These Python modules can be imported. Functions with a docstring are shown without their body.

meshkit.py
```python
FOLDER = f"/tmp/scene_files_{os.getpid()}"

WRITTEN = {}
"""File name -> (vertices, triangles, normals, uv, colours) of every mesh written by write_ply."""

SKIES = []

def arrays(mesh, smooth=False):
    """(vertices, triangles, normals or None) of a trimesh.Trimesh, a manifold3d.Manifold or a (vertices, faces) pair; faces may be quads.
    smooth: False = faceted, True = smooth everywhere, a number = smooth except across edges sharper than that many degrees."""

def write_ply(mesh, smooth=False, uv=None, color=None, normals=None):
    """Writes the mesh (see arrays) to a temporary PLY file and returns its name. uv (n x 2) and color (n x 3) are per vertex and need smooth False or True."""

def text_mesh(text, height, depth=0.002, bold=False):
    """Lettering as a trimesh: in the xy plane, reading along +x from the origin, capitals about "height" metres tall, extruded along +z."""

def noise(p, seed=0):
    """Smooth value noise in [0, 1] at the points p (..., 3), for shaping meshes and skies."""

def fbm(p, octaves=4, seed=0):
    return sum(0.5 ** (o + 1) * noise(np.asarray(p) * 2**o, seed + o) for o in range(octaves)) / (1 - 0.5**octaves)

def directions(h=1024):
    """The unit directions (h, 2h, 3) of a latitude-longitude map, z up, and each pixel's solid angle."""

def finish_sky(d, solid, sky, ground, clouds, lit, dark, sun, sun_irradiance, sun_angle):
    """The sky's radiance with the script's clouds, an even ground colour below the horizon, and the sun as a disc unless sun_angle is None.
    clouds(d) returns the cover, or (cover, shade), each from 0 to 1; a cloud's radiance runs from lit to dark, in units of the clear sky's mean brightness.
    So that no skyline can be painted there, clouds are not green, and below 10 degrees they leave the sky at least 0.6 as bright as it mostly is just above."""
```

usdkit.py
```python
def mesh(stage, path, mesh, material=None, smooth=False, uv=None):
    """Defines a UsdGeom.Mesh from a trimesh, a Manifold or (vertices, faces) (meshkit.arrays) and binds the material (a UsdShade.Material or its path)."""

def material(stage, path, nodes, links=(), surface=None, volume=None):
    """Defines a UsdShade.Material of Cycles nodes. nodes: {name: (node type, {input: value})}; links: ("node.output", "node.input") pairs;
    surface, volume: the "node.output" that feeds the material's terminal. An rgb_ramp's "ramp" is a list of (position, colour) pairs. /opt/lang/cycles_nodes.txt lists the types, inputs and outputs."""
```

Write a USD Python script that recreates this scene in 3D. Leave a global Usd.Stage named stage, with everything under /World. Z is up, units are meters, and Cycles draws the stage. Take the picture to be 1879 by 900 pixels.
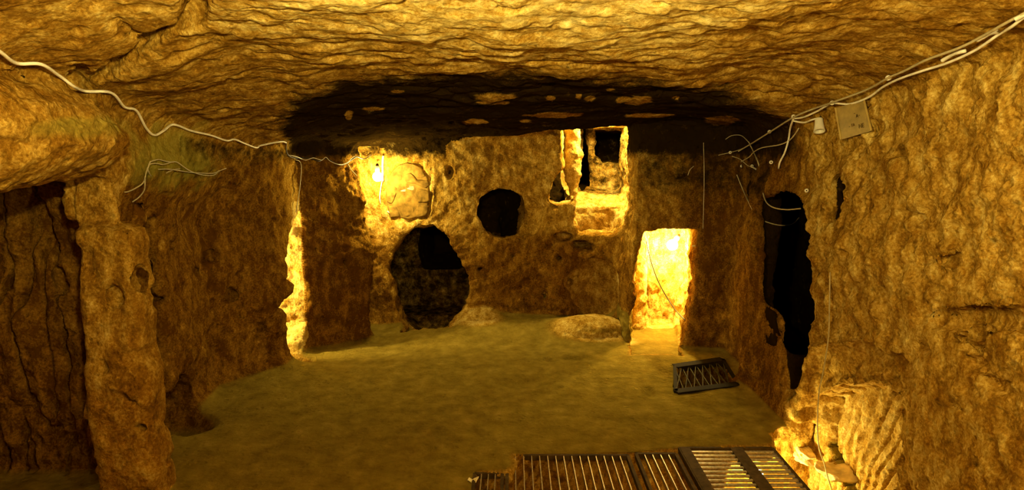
import math
import numpy as np
import trimesh
from scipy.ndimage import gaussian_filter1d, minimum_filter1d
from scipy.spatial import cKDTree
import meshkit
import usdkit
from pxr import Gf, Sdf, Usd, UsdGeom, UsdLux, UsdShade, Vt

# ------------------------------------------------------------------ stage, camera, light levels
stage = Usd.Stage.CreateInMemory()
UsdGeom.SetStageUpAxis(stage, UsdGeom.Tokens.z)
UsdGeom.SetStageMetersPerUnit(stage, 1.0)
UsdGeom.Xform.Define(stage, "/World")
UsdGeom.Scope.Define(stage, "/World/Looks")

FPX = 1150.0                                    # focal length in pixels of the 1879-wide frame
PITCH = math.atan(180 / FPX)                    # the camera looks a little down
EYE = np.array([0.0, 0.0, 2.0])
CP, SP = math.cos(PITCH), math.sin(PITCH)
cam = UsdGeom.Camera.Define(stage, "/World/camera")
cam.CreateHorizontalApertureAttr(36.0)
cam.CreateVerticalApertureAttr(36.0 * 900 / 1879)
cam.CreateFocalLengthAttr(36.0 * FPX / 1879)
cam.CreateClippingRangeAttr(Gf.Vec2f(0.05, 100))
cam.CreateExposureAttr(0.0)
cam.AddTranslateOp().Set(Gf.Vec3d(*EYE))
cam.AddRotateXOp().Set(90 - math.degrees(PITCH))

WARM = (1.0, 0.76, 0.27)                        # tungsten light
# lamp name -> (position, bulb radius, radiance)
LAMPS = {
    "key": ((-0.30, 0.70, 2.30), 0.06, 2900),
    "right": ((1.20, 0.55, 2.28), 0.06, 680),
    "corner": ((-1.37, 6.42, 1.70), 0.05, 640),
    "door": ((1.77, 6.84, 0.93), 0.06, 1100),
    "side": ((-2.90, 5.58, 0.95), 0.05, 2800),
    "shaft": ((1.00, 7.03, 2.34), 0.05, 1900),
    "pit": ((1.72, 4.08, -0.26), 0.035, 1000),
}


def ray(u, v):
    a, b = (u - 939.5) / FPX, (450 - v) / FPX
    return np.array([a, CP + b * SP, -SP + b * CP])


def on(u, v, axis, value):
    """The point of the plane axis = value seen at pixel u, v."""
    d = ray(u, v)
    return EYE + d * ((value - EYE[axis]) / d[axis])


def project(p):
    q = np.asarray(p, float) - EYE
    z = q[..., 1] * CP - q[..., 2] * SP
    z = np.where(np.abs(z) < 1e-3, 1e-3, z)
    return 939.5 + FPX * q[..., 0] / z, 450 - FPX * (q[..., 1] * SP + q[..., 2] * CP) / z, z


def noise(p, scale, seed=0):
    return meshkit.noise(np.asarray(p) * np.asarray(scale), seed) * 2 - 1


def smooth01(x, a, b):
    t = np.clip((x - a) / (b - a), 0, 1)
    return t * t * (3 - 2 * t)


# ------------------------------------------------------------------ materials
MAT = {}


def material(name, nodes, links, surface="p.BSDF"):
    MAT[name] = usdkit.material(stage, f"/World/Looks/{name}", nodes, links, surface=surface)
    return MAT[name]


def simple(name, color, rough=0.6, metal=0.0, var=0.0, scale=30):
    lo, hi = [c * (1 - var) for c in color], [min(1, c * (1 + var)) for c in color]
    material(name, {
        "g": ("geometry", {}), "n": ("noise_texture", {"scale": scale, "detail": 4.0}),
        "r": ("rgb_ramp", {"ramp": [(0.3, lo), (0.7, hi)]}),
        "p": ("principled_bsdf", {"roughness": rough, "metallic": metal, "specular_ior_level": 0.3 if rough < 0.7 else 0.03})},
        [("g.position", "n.vector"), ("n.fac", "r.fac"), ("r.color", "p.base_color")])


material("rock", {
    "g": ("geometry", {}),
    "m1": ("attribute", {"attribute": "mask"}), "s1": ("separate_color", {}),
    "m2": ("attribute", {"attribute": "earth"}), "s2": ("separate_color", {}),
    "big": ("noise_texture", {"scale": 2.6, "detail": 6.0, "roughness": 0.6}),
    "stretch": ("mapping", {"scale": (1.0, 1.0, 0.55)}),
    "mid": ("noise_texture", {"scale": 13.0, "detail": 8.0, "roughness": 0.68}),
    "fine": ("noise_texture", {"scale": 70.0, "detail": 6.0, "roughness": 0.7}),
    "f1": ("math", {"math_type": "multiply_add", "value2": 1.25}),        # mid*0.75 + big*0.5
    "bh": ("math", {"math_type": "multiply", "value2": 0.55}),
    "f2": ("math", {"math_type": "multiply_add", "value2": 0.95}),        # + fine*.35
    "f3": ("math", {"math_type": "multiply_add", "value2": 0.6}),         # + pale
    "f4": ("math", {"math_type": "subtract", "value2": 1.33}),
    "ramp": ("rgb_ramp", {"ramp": [(0.0, (0.10, 0.040, 0.004)), (0.3, (0.26, 0.135, 0.014)), (0.5, (0.45, 0.28, 0.045)), (0.75, (0.72, 0.56, 0.17)), (1.0, (0.84, 0.72, 0.32))]}),
    # earth of the floor
    "dn": ("noise_texture", {"scale": 7.0, "detail": 8.0, "roughness": 0.65}),
    "dramp": ("rgb_ramp", {"ramp": [(0.3, (0.14, 0.098, 0.012)), (0.55, (0.215, 0.155, 0.022)), (0.75, (0.30, 0.22, 0.038))]}),
    "md": ("mix_color", {}),
    # lichen
    "gn": ("math", {"math_type": "multiply"}), "mg": ("mix_color", {"b": (0.30, 0.32, 0.05)}),
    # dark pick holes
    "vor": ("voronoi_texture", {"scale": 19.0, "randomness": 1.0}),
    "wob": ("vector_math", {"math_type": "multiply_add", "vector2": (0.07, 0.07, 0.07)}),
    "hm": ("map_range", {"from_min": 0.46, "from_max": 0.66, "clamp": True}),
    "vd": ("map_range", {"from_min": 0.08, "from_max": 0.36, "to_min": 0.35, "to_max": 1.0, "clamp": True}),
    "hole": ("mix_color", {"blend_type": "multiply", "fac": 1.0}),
    # sooty black, which also paints the shade of the openings
    "son": ("noise_texture", {"scale": 9.0, "detail": 9.0, "roughness": 0.72}),
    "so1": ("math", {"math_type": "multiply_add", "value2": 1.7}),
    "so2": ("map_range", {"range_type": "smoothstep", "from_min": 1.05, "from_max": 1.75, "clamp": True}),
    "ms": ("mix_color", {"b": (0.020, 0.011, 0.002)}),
    "hb": ("math", {"math_type": "multiply_add", "value2": 0.3}), "hv": ("math", {"math_type": "multiply_add", "value2": 0.45}),
    "bump": ("bump", {"strength": 0.75, "distance": 0.035}),
    "p": ("principled_bsdf", {"roughness": 1.0, "specular_ior_level": 0.0}),
}, [
    ("g.position", "big.vector"), ("g.position", "stretch.vector"), ("stretch.vector", "mid.vector"), ("g.position", "fine.vector"), ("g.position", "dn.vector"),
    ("dn.color", "wob.vector1"), ("g.position", "wob.vector3"), ("wob.vector", "vor.vector"), ("son.fac", "hm.value"), ("hm.result", "hole.fac"), ("g.position", "son.vector"),
    ("m1.color", "s1.color"), ("m2.color", "s2.color"),
    ("big.fac", "bh.value1"), ("mid.fac", "f1.value1"), ("bh.value", "f1.value3"), ("fine.fac", "f2.value1"), ("f1.value", "f2.value3"),
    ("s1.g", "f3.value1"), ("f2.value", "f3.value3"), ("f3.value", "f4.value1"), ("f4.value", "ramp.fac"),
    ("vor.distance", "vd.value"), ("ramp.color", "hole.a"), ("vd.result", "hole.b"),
    ("dn.fac", "dramp.fac"), ("s2.r", "md.fac"), ("hole.result", "md.a"), ("dramp.color", "md.b"),
    ("s1.b", "gn.value1"), ("mid.fac", "gn.value2"), ("gn.value", "mg.fac"), ("md.result", "mg.a"),
    ("son.fac", "so1.value1"), ("s1.r", "so1.value3"), ("so1.value", "so2.value"), ("so2.result", "ms.fac"), ("mg.result", "ms.a"),
    ("ms.result", "p.base_color"),
    ("fine.fac", "hb.value1"), ("mid.fac", "hb.value3"), ("vd.result", "hv.value1"), ("hb.value", "hv.value3"), ("hv.value", "bump.height"), ("bump.normal", "p.normal"),
])
simple("white_cable", (0.78, 0.74, 0.6), 0.45, 0, 0.12)
simple("grey_cable", (0.42, 0.36, 0.2), 0.5, 0, 0.2)
simple("black_cable", (0.03, 0.025, 0.02), 0.5)
simple("white_plastic", (0.72, 0.69, 0.55), 0.4, 0, 0.1)
simple("dark_iron", (0.06, 0.038, 0.012), 0.75, 0.0, 0.4)
simple("bar_iron", (0.26, 0.19, 0.08), 0.4, 0.5, 0.35, 60)
simple("lamplit_iron", (0.50, 0.42, 0.27), 0.35, 0.7, 0.4, 60)  # lighter iron: lamp reflections on the bars painted into the colour
simple("black_iron", (0.018, 0.013, 0.005), 0.8, 0, 0.3)
simple("lattice_iron", (0.065, 0.052, 0.016), 0.8, 0, 0.3)
simple("stone", (0.60, 0.47, 0.2), 0.9, 0, 0.35, 14)
simple("rubble", (0.20, 0.12, 0.022), 0.95, 0, 0.45, 18)
simple("paper", (0.8, 0.74, 0.5), 0.8, 0, 0.1)
simple("wrapper", (0.8, 0.6, 0.1), 0.5, 0, 0.1)
simple("ink", (0.05, 0.03, 0.01), 0.7)
simple("plate", (0.27, 0.19, 0.04), 0.35, 0.15, 0.25, 20)
simple("plate_rim", (0.40, 0.29, 0.08), 0.35, 0.2, 0.2, 20)
for nm, (pos, r, power) in LAMPS.items():
    material(f"bulb_{nm}", {"e": ("emission", {"color": WARM, "strength": float(power)})}, [], surface="e.emission")

# ------------------------------------------------------------------ scene helpers
names = set()


def numbered(name, parent="/World"):
    path, k = f"{parent}/{name}", 0
    while path in names:
        k += 1
        path = f"{parent}/{name}_{k:03d}"
    names.add(path)
    return path


def tag(prim, label=None, cat=None, group=None, kind=None):
    prim = prim.GetPrim() if hasattr(prim, "GetPrim") else prim
    for k, x in (("label", label), ("category", cat), ("group", group), ("kind", kind)):
        if x:
            prim.SetCustomDataByKey(k, x)
    return prim


def thing(name, label, cat, loc=(0, 0, 0), group=None):
    x = UsdGeom.Xform.Define(stage, numbered(name))
    x.AddTranslateOp().Set(Gf.Vec3d(*map(float, loc)))
    tag(x, label, cat, group)
    return x.GetPrim()


def obj(name, mesh, mat, parent=None, smooth=30, label=None, loc=None):
    """One Mesh prim; with a parent placed at loc, the mesh is given in world coordinates and moved to it."""
    base = str(parent.GetPath()) if parent is not None else "/World"
    if loc is not None:
        mesh = mesh.copy()
        mesh.apply_translation(-np.asarray(loc, float))
    m = usdkit.mesh(stage, numbered(name, base), mesh, MAT[mat], smooth=smooth)
    if label:
        tag(m, label)
    return m.GetPrim()


def join(ms):
    return trimesh.util.concatenate(ms)


def tube(points, r, sides=8):
    p = np.asarray(points, float)
    t = np.gradient(p, axis=0)
    t /= np.linalg.norm(t, axis=1, keepdims=True) + 1e-12
    a = np.cross(t[0], [0.3, 0.2, 1.0])
    frames = []
    for k in range(len(p)):
        a = a - t[k] * (a @ t[k])
        a /= np.linalg.norm(a) + 1e-12
        frames.append((a, np.cross(t[k], a)))
    A, B = np.array([f[0] for f in frames]), np.array([f[1] for f in frames])
    ang = np.arange(sides) * 2 * np.pi / sides
    rr = np.broadcast_to(r, (len(p),))[:, None, None]
    v = (p[:, None] + rr * (np.cos(ang)[None, :, None] * A[:, None] + np.sin(ang)[None, :, None] * B[:, None])).reshape(-1, 3)
    f, n = [], len(p)
    for i in range(n - 1):
        for j in range(sides):
            k = (j + 1) % sides
            f += [[i * sides + j, (i + 1) * sides + k, i * sides + k], [i * sides + j, (i + 1) * sides + j, (i + 1) * sides + k]]
    v = np.vstack([v, p[0], p[-1]])
    for j in range(sides):
        k = (j + 1) % sides
        f += [[n * sides, j, k], [n * sides + 1, (n - 1) * sides + k, (n - 1) * sides + j]]
    m = trimesh.Trimesh(v, np.array(f), process=False)
    if m.volume < 0:
        m.invert()
    return m


def box(lo, hi):
    lo, hi = np.asarray(lo, float), np.asarray(hi, float)
    m = trimesh.creation.box(hi - lo)
    m.apply_translation((lo + hi) / 2)
    return m


def rod(a, b, r, sides=8):
    return tube(np.linspace(a, b, 3), r, sides)


# ------------------------------------------------------------------ the hollowed rock: a signed field (negative = air)
H = 0.024
gx = np.arange(-3.75, 3.1, H)
gy = np.concatenate([np.arange(-2.1, 1.55, 0.08), np.arange(1.6, 8.9, H)])
gz = np.arange(-1.0, 2.95, H)
X3, Y3, Z3 = gx[:, None, None], gy[None, :, None], gz[None, None, :]


def smax(a, b, k):
    h = np.clip(k - np.abs(a - b), 0, None) / k
    return np.maximum(a, b) + h * h * k * 0.25


def smin(a, b, k):
    return -smax(-a, -b, k)


def interp(x, table):
    return np.interp(x, [t[0] for t in table], [t[1] for t in table])


def ceiling_height(x, y):
    z = interp(y, [(-2, 2.75), (1.0, 2.66), (2.2, 2.56), (3.2, 2.45), (4.5, 2.30), (5.5, 2.22), (6.2, 2.17), (6.9, 2.15), (9, 2.15)])
    edge = smooth01(-x, 1.2, 2.2) * interp(y, [(0, .12), (3, .22), (5, .2), (6, .06)]) + smooth01(x, 1.4, 2.1) * interp(y, [(0, .05), (3, .08), (4.8, .16), (6, .02)])
    return z - edge + 0.05 * x * smooth01(y, 4.5, 6.5)


def left_wall(y, z):
    low = interp(y, [(-2, -2.2), (2, -2.06), (3.3, -2.06), (3.45, -2.24), (4.2, -2.34), (4.9, -2.42), (5.2, -2.22), (5.4, -2.06), (5.90, -2.0), (6.1, -1.74), (6.30, -1.50), (6.37, -1.46), (6.43, -1.74), (6.9, -1.82), (9, -1.8)])
    high = interp(y, [(-2, -2.2), (2, -2.10), (3.3, -2.08), (4.2, -2.16), (5.2, -2.12), (5.4, -2.05), (5.90, -2.0), (6.1, -1.75), (6.30, -1.56), (6.37, -1.53), (6.43, -1.74), (6.9, -1.82), (9, -1.8)])
    s = smooth01(z, 1.45, 1.95)
    return low + (high - low) * s


def right_wall(y, z):
    x = interp(y, [(-2, 2.3), (1.5, 2.06), (3.0, 2.02), (4.9, 1.98), (5.12, 1.95), (5.2, 2.09), (6.1, 2.12), (9, 2.2)])
    return x + 0 * z


def back_wall(x):
    return interp(x, [(-2, 6.9), (-1.7, 6.78), (-1.0, 6.72), (0, 6.82), (0.6, 6.8), (1.12, 6.74), (1.17, 6.70), (1.19, 6.02), (2.4, 5.98)])


C2 = ceiling_height(gx[:, None], gy[None, :])[:, :, None]
L2 = left_wall(gy[:, None], gz[None, :])[None]
R2 = right_wall(gy[:, None], gz[None, :])[None]
B1 = back_wall(gx)[:, None, None]
# floor: earth rising to a mound in front of the back wall
mound = 0.13 * np.exp(-(((gx[:, None] + 0.2) / 0.9) ** 2 + ((gy[None] - 6.75) / 0.42) ** 2)) + 0.03 * np.exp(-((gx[:, None] + 2.2) / 0.5) ** 2)
mound += 0.07 * np.exp(-(((gx[:, None] - 0.55) / 0.45) ** 2 + ((gy[None] - 6.55) / 0.22) ** 2))
F2 = mound[:, :, None]
d = smax((Z3 - C2) + 0 * X3, (F2 - Z3) * 1.0, 0.02)
d = smax(d, L2 - X3, 0.16)
d = smax(d, X3 - R2, 0.12)
d = smax(d, Y3 - B1, 0.10)
d = smax(d, F2 - Z3, 0.05)
d = smax(d, -1.85 - Y3, 0.05).astype(np.float32)


def window(lo, hi, m=0.25):
    s = []
    for g, a, b in zip((gx, gy, gz), lo, hi):
        i, j = np.searchsorted(g, [a - m, b + m])
        s.append(slice(i, j))
    sx, sy, sz = s
    return (sx, sy, sz), X3[sx], Y3[:, sy], Z3[:, :, sz]


def poly_sdf(poly, px, py):
    """2-D signed distance to a polygon (negative inside)."""
    poly = np.asarray(poly, float)
    best, inside = np.full(np.broadcast(px, py).shape, 1e9), np.zeros(np.broadcast(px, py).shape, bool)
    for a, b in zip(poly, np.roll(poly, -1, 0)):
        e = b - a
        wx, wy = px - a[0], py - a[1]
        t = np.clip((wx * e[0] + wy * e[1]) / (e @ e + 1e-12), 0, 1)
        best = np.minimum(best, (wx - t * e[0]) ** 2 + (wy - t * e[1]) ** 2)
        c = (a[1] <= py) != (b[1] <= py)
        if abs(e[1]) > 1e-9:
            inside ^= c & (px < a[0] + (py - a[1]) / e[1] * e[0])
    return np.where(inside, -1, 1) * np.sqrt(best)


def apply(lo, hi, fn, cut=True, k=0.03):
    s, x, y, z = window(lo, hi)
    v = fn(x, y, z)
    d[s] = smin(d[s], v, k) if cut else smax(d[s], -v, k)


def cut_box(lo, hi, k=0.03, r=0.03, cut=True):
    c, h = (np.array(lo) + hi) / 2, (np.array(hi) - lo) / 2 - r

    def fn(x, y, z):
        q = [np.abs(x - c[0]) - h[0], np.abs(y - c[1]) - h[1], np.abs(z - c[2]) - h[2]]
        out = np.sqrt(sum(np.maximum(t, 0) ** 2 for t in q))
        return out + np.minimum(np.maximum(np.maximum(q[0], q[1]), q[2]), 0) - r
    apply(lo, hi, fn, cut, k)


def ell(c, r, k=0.03, cut=True):
    c, r = np.asarray(c, float), np.asarray(r, float)

    def fn(x, y, z):
        q = np.sqrt(((x - c[0]) / r[0]) ** 2 + ((y - c[1]) / r[1]) ** 2 + ((z - c[2]) / r[2]) ** 2)
        return (q - 1) * r.min()
    apply(c - r, c + r, fn, cut, k)


def capsule(a, b, r, k=0.02, cut=True):
    a, b = np.asarray(a, float), np.asarray(b, float)

    def fn(x, y, z):
        e = b - a
        t = np.clip(((x - a[0]) * e[0] + (y - a[1]) * e[1] + (z - a[2]) * e[2]) / (e @ e), 0, 1)
        return np.sqrt((x - a[0] - t * e[0]) ** 2 + (y - a[1] - t * e[1]) ** 2 + (z - a[2] - t * e[2]) ** 2) - r
    apply(np.minimum(a, b) - r, np.maximum(a, b) + r, fn, cut, k)


def prism_y(px, plane, y0, y1, k=0.03, drift=(0, 0), cut=True, grow=0.0):
    """Pixels of an outline seen on the plane y = plane, carried along y from y0 to y1; drift moves it sideways per metre."""
    poly = np.array([on(u, v, 1, plane)[[0, 2]] for u, v in px])
    span = max(abs(drift[0]), abs(drift[1])) * (y1 - y0) + abs(grow) * (y1 - y0)
    lo, hi = (poly[:, 0].min() - span, y0, poly[:, 1].min() - span), (poly[:, 0].max() + span, y1, poly[:, 1].max() + span)

    def fn(x, y, z):
        if drift == (0, 0):
            p = poly_sdf(poly, x[:, 0, :], z[0]) [:, None, :]
        else:
            p = poly_sdf(poly, x - drift[0] * (y - plane) + 0 * z, z - drift[1] * (y - plane) + 0 * x)
        return np.maximum(p - grow * (y - plane), np.maximum(y0 - y, y - y1))
    apply(lo, hi, fn, cut, k)


def prism_x(px, plane, x0, x1, k=0.03, cut=True, extra=()):
    poly = np.array([on(u, v, 0, plane)[[1, 2]] for u, v in px] + list(extra))
    lo, hi = (x0, poly[:, 0].min(), poly[:, 1].min()), (x1, poly[:, 0].max(), poly[:, 1].max())

    def fn(x, y, z):
        return np.maximum(poly_sdf(poly, y[0], z[0])[None], np.maximum(x0 - x, x - x1))
    apply(lo, hi, fn, cut, k)


# --- left: alcove under the overhang, pillar, low hole, side room behind the slit
cut_box((-3.5, -1.8, 0.0), (-1.9, 3.30, 1.84), 0.05, 0.06)
cut_box((-3.5, 1.6, 0.0), (-2.36, 3.62, 1.80), 0.04, 0.05)
cut_box((-2.46, 3.3, 0.0), (-2.31, 4.05, 1.62), 0.03, 0.03)                     # dark gap beside the pillar
cut_box((-2.30, 3.22, -0.1), (-1.98, 3.44, 1.60), 0.04, 0.05, cut=False)         # pillar
ell((-2.22, 2.75, 2.07), (0.40, 0.72, 0.25), 0.06, cut=False)                    # bulging overhang
ell((-2.48, 4.22, 0.13), (0.36, 0.24, 0.30), 0.06)                               # low hole at the foot of the wall
prism_x([(550, 386), (540, 425), (530, 475), (530, 512), (539, 530), (526, 548), (524, 566), (535, 600), (541, 650), (549, 676)], -2.0, -2.95, -1.88, 0.02, extra=[(5.92, 0.32), (5.93, 0.7), (5.92, 1.36), (5.88, 1.44)])
cut_box((-3.6, 4.95, 0.0), (-2.72, 6.2, 1.75), 0.05, 0.06)
# --- back wall: egg-shaped doorway with a chamber and a dark window behind it
prism_y([(745, 608), (728, 560), (712, 500), (718, 470), (735, 440), (760, 418), (795, 415), (822, 432), (842, 470), (858, 495), (862, 520), (858, 560), (838, 592), (828, 608), (790, 640)], 6.74, 6.5, 7.3, 0.03)
cut_box((-1.75, 7.0, 0.0), (-0.15, 7.75, 1.3), 0.05, 0.06)
prism_y([(768, 428), (775, 494), (852, 492), (838, 458), (818, 424), (790, 420)], 7.7, 7.5, 8.85, 0.01)
# round niche, deepening to the left
prism_y([(880, 395), (888, 368), (912, 354), (940, 355), (962, 370), (972, 398), (960, 425), (930, 438), (905, 435), (887, 418)], 6.80, 6.6, 7.7, 0.04, drift=(-0.35, 0.0))
ell(on(968, 398, 1, 6.86), (0.17, 0.12, 0.20), 0.05)
ell(on(1088, 612, 2, 0.06) + [0, 0.1, 0.03], (0.34, 0.19, 0.14), 0.10, cut=False)                  # smooth mounds of earth
ell(on(885, 596, 2, 0.06) + [0, 0.1, 0.02], (0.24, 0.14, 0.15), 0.06, cut=False)
# walled-up arch: a shallow sinking, filled with stones further down
ARCH = [(706, 385), (704, 345), (712, 315), (730, 298), (752, 294), (775, 302), (788, 325), (792, 360), (786, 398), (750, 408), (715, 402)]
prism_y(ARCH, 6.73, 6.6, 6.775, 0.015)
# window niche up to the ceiling
prism_y([(1032, 225), (1170, 225), (1163, 300), (1165, 345), (1152, 405), (1128, 432), (1060, 432), (1052, 400), (1056, 370), (1036, 330), (1030, 280)], 6.78, 6.5, 7.95, 0.02, drift=(0.0, 0.0))
cut_box((0.56, 6.90, 1.95), (1.4, 7.36, 2.75), 0.02, 0.03)                       # shaft above it
NB = on(1060, 370, 1, 7.05)
capsule((0.675, 7.10, 0.95), (0.665, 7.10, 2.3), 0.072, 0.02, cut=False)          # lit column at its left
apply((0.6, 7.0, 0.9), (1.5, 8.0, 1.6), lambda x, y, z: np.maximum(np.maximum(7.06 + 0.0 * x - y, (z - 1.34 - (y - 7.06) * 0.2)), 0.62 - x + 0 * z), cut=False, k=0.03)   # upper step
ell(on(1148, 408, 1, 7.02), (0.13, 0.2, 0.14), 0.03, cut=False)
prism_y([(1090, 236), (1163, 236), (1163, 296), (1156, 300), (1106, 300), (1092, 285)], 7.9, 7.7, 8.85, 0.02)       # dark window
prism_y([(1066, 230), (1083, 230), (1082, 340), (1066, 352)], 7.9, 7.7, 8.85, 0.01)                                 # dark slit
prism_y([(1011, 370), (1014, 338), (1026, 312), (1038, 310), (1049, 340), (1050, 372), (1030, 374)], 6.78, 6.5, 7.4, 0.012)  # triangular hole
cut_box((0.2, 7.2, 1.2), (0.62, 7.6, 1.8), 0.03, 0.05)
for u, v, a, b in [(825, 316, 8, 12), (880, 493, 8, 7), (1025, 475, 10, 10), (1043, 517, 9, 11), (1070, 450, 22, 9), (1035, 436, 20, 7)]:
    c = on(u, v, 1, 6.80)
    ell(c, (a / 168, 0.14, b / 168), 0.02)
ell(on(1095, 530, 1, 6.85), (0.32, 0.20, 0.36), 0.15)                            # hollow beside the doorway
# --- right doorway with the lit passage
prism_y([(1165, 470), (1174, 446), (1181, 425), (1230, 421), (1278, 426), (1281, 520), (1266, 580), (1251, 650), (1152, 650), (1155, 600), (1160, 520)], 6.0, 5.8, 7.2, 0.02, drift=(0.17, 0.0))
cut_box((1.55, 6.55, 0.0), (2.1, 7.05, 1.15), 0.05, 0.06)
capsule((1.42, 6.95, 0.0), (1.38, 7.0, 1.2), 0.13, 0.05, cut=False)
capsule((1.66, 7.22, 0.0), (1.62, 7.25, 0.6), 0.13, 0.06, cut=False)
cut_box((1.49, 6.6, 0.35), (1.55, 7.3, 0.55), 0.05, 0.02)
# --- right wall: dark doorway, arched niche, low recess, groove
prism_x([(1392, 376), (1406, 360), (1440, 354), (1458, 360), (1477, 392), (1485, 450), (1482, 560), (1468, 650), (1459, 728), (1447, 738), (1437, 650), (1432, 575), (1402, 550), (1396, 450)], 2.0, 1.7, 2.6, 0.012)
cut_box((2.04, 4.46, 0.0), (3.0, 5.10, 1.75), 0.03, 0.04)
cut_box((2.21, 4.9, 0.0), (3.0, 5.75, 1.75), 0.03, 0.04)
cut_box((2.45, 4.9, 0.0), (3.0, 8.4, 1.75), 0.03, 0.04)
for xx in (1.98, 2.05, 2.12, 2.19):
    capsule(on(1525, 350, 0, 1.98) + [xx - 1.98, 0, 0], on(1522, 396, 0, 1.98) + [xx - 1.98, 0, 0], 0.085, 0.01)
prism_x([(1478, 648), (1560, 640), (1640, 655), (1664, 700), (1666, 780), (1650, 900), (1520, 930), (1470, 760)], 2.0, 1.8, 2.10, 0.06)
prism_x([(1462, 752), (1470, 728), (1505, 712), (1560, 710), (1606, 722), (1610, 780), (1604, 890), (1570, 930), (1500, 930), (1460, 810)], 2.0, 1.8, 2.30, 0.012)
capsule(on(1715, 588, 0, 2.0), on(1879, 590, 0, 2.0), 0.05, 0.02)
ell(on(1784, 616, 0, 2.03), (0.07, 0.045, 0.04), 0.02)
for u, v, r in [(1660, 285, .03), (1790, 668, .02), (1745, 480, .02), (1680, 400, .025), (1730, 240, .02), (1835, 700, .02)]:
    ell(on(u, v, 0, 2.02), (0.05, r, r), 0.02)
# --- pit under the floor grates, shaft under the small grate
PIT = [(-0.27, 2.2), (-0.22, 3.62), (-0.02, 3.64), (-0.02, 3.84), (0.76, 3.86), (1.1, 3.93), (1.76, 3.98), (1.90, 4.22), (2.22, 4.30), (2.24, 2.2)]
SHAFT = [on(u, v, 2, 0)[:2] for u, v in [(1238, 677), (1326, 664), (1354, 710), (1240, 724)]]
for poly, depth in ((PIT, 0.62), (SHAFT, 0.30)):
    P2 = np.asarray(poly)
    apply((*P2.min(0), -depth), (*P2.max(0), 0.1), lambda x, y, z: np.maximum(poly_sdf(P2, x[:, :, 0], y[:, :, 0])[:, :, None], np.maximum(-depth - z, z - 0.08)), k=0.02)
cut_box((1.45, 3.85, -0.62), (1.98, 4.28, -0.10), 0.02, 0.03)                     # hollow under the edge, with the lamp
for u, v, a, b in [(1050, 656, .14, .06), (1010, 660, .06, .04), (1190, 716, .05, .12), (960, 700, .2, .1)]:
    ell(on(u, v, 2, 0.02), (a, b, 0.05), 0.03)                                    # hollows of the floor
# --- cracks of the ceiling and small pockets of the left wall
CR = [(362, -10), (352, 42), (296, 60), (245, 100), (190, 140), (130, 190)]


def on_ceiling(u, v):
    r = ray(u, v)
    for t in np.arange(1.5, 9, 0.01):
        p = EYE + r * t
        if p[2] > ceiling_height(p[0], p[1]) or p[0] < -2.08:
            break
    return p


for line, rad in ((CR, 0.055), ([(150, 120), (128, 175), (100, 228)], 0.04), ([(300, 60), (250, 62), (215, 40)], 0.03), ([(440, 45), (405, 70), (380, 85)], 0.02)):
    CRP = [on_ceiling(u, v) for u, v in line]
    for a, b in zip(CRP[:-1], CRP[1:]):
        capsule(a, b, rad, 0.015)
        capsule(a + [0.01, 0.02, 0.06], b + [0.01, 0.02, 0.06], rad * 0.7, 0.015)
for u, v, r in [(213, 545, .05), (258, 515, .06), (283, 545, .045), (310, 450, .04), (355, 500, .035), (430, 540, .04), (197, 672, .03)]:
    ell(on(u, v, 0, -2.02 if u < 240 else -2.3 if u > 300 else -2.0), (0.1, r * 1.0, r * 1.3), 0.02)


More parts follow.
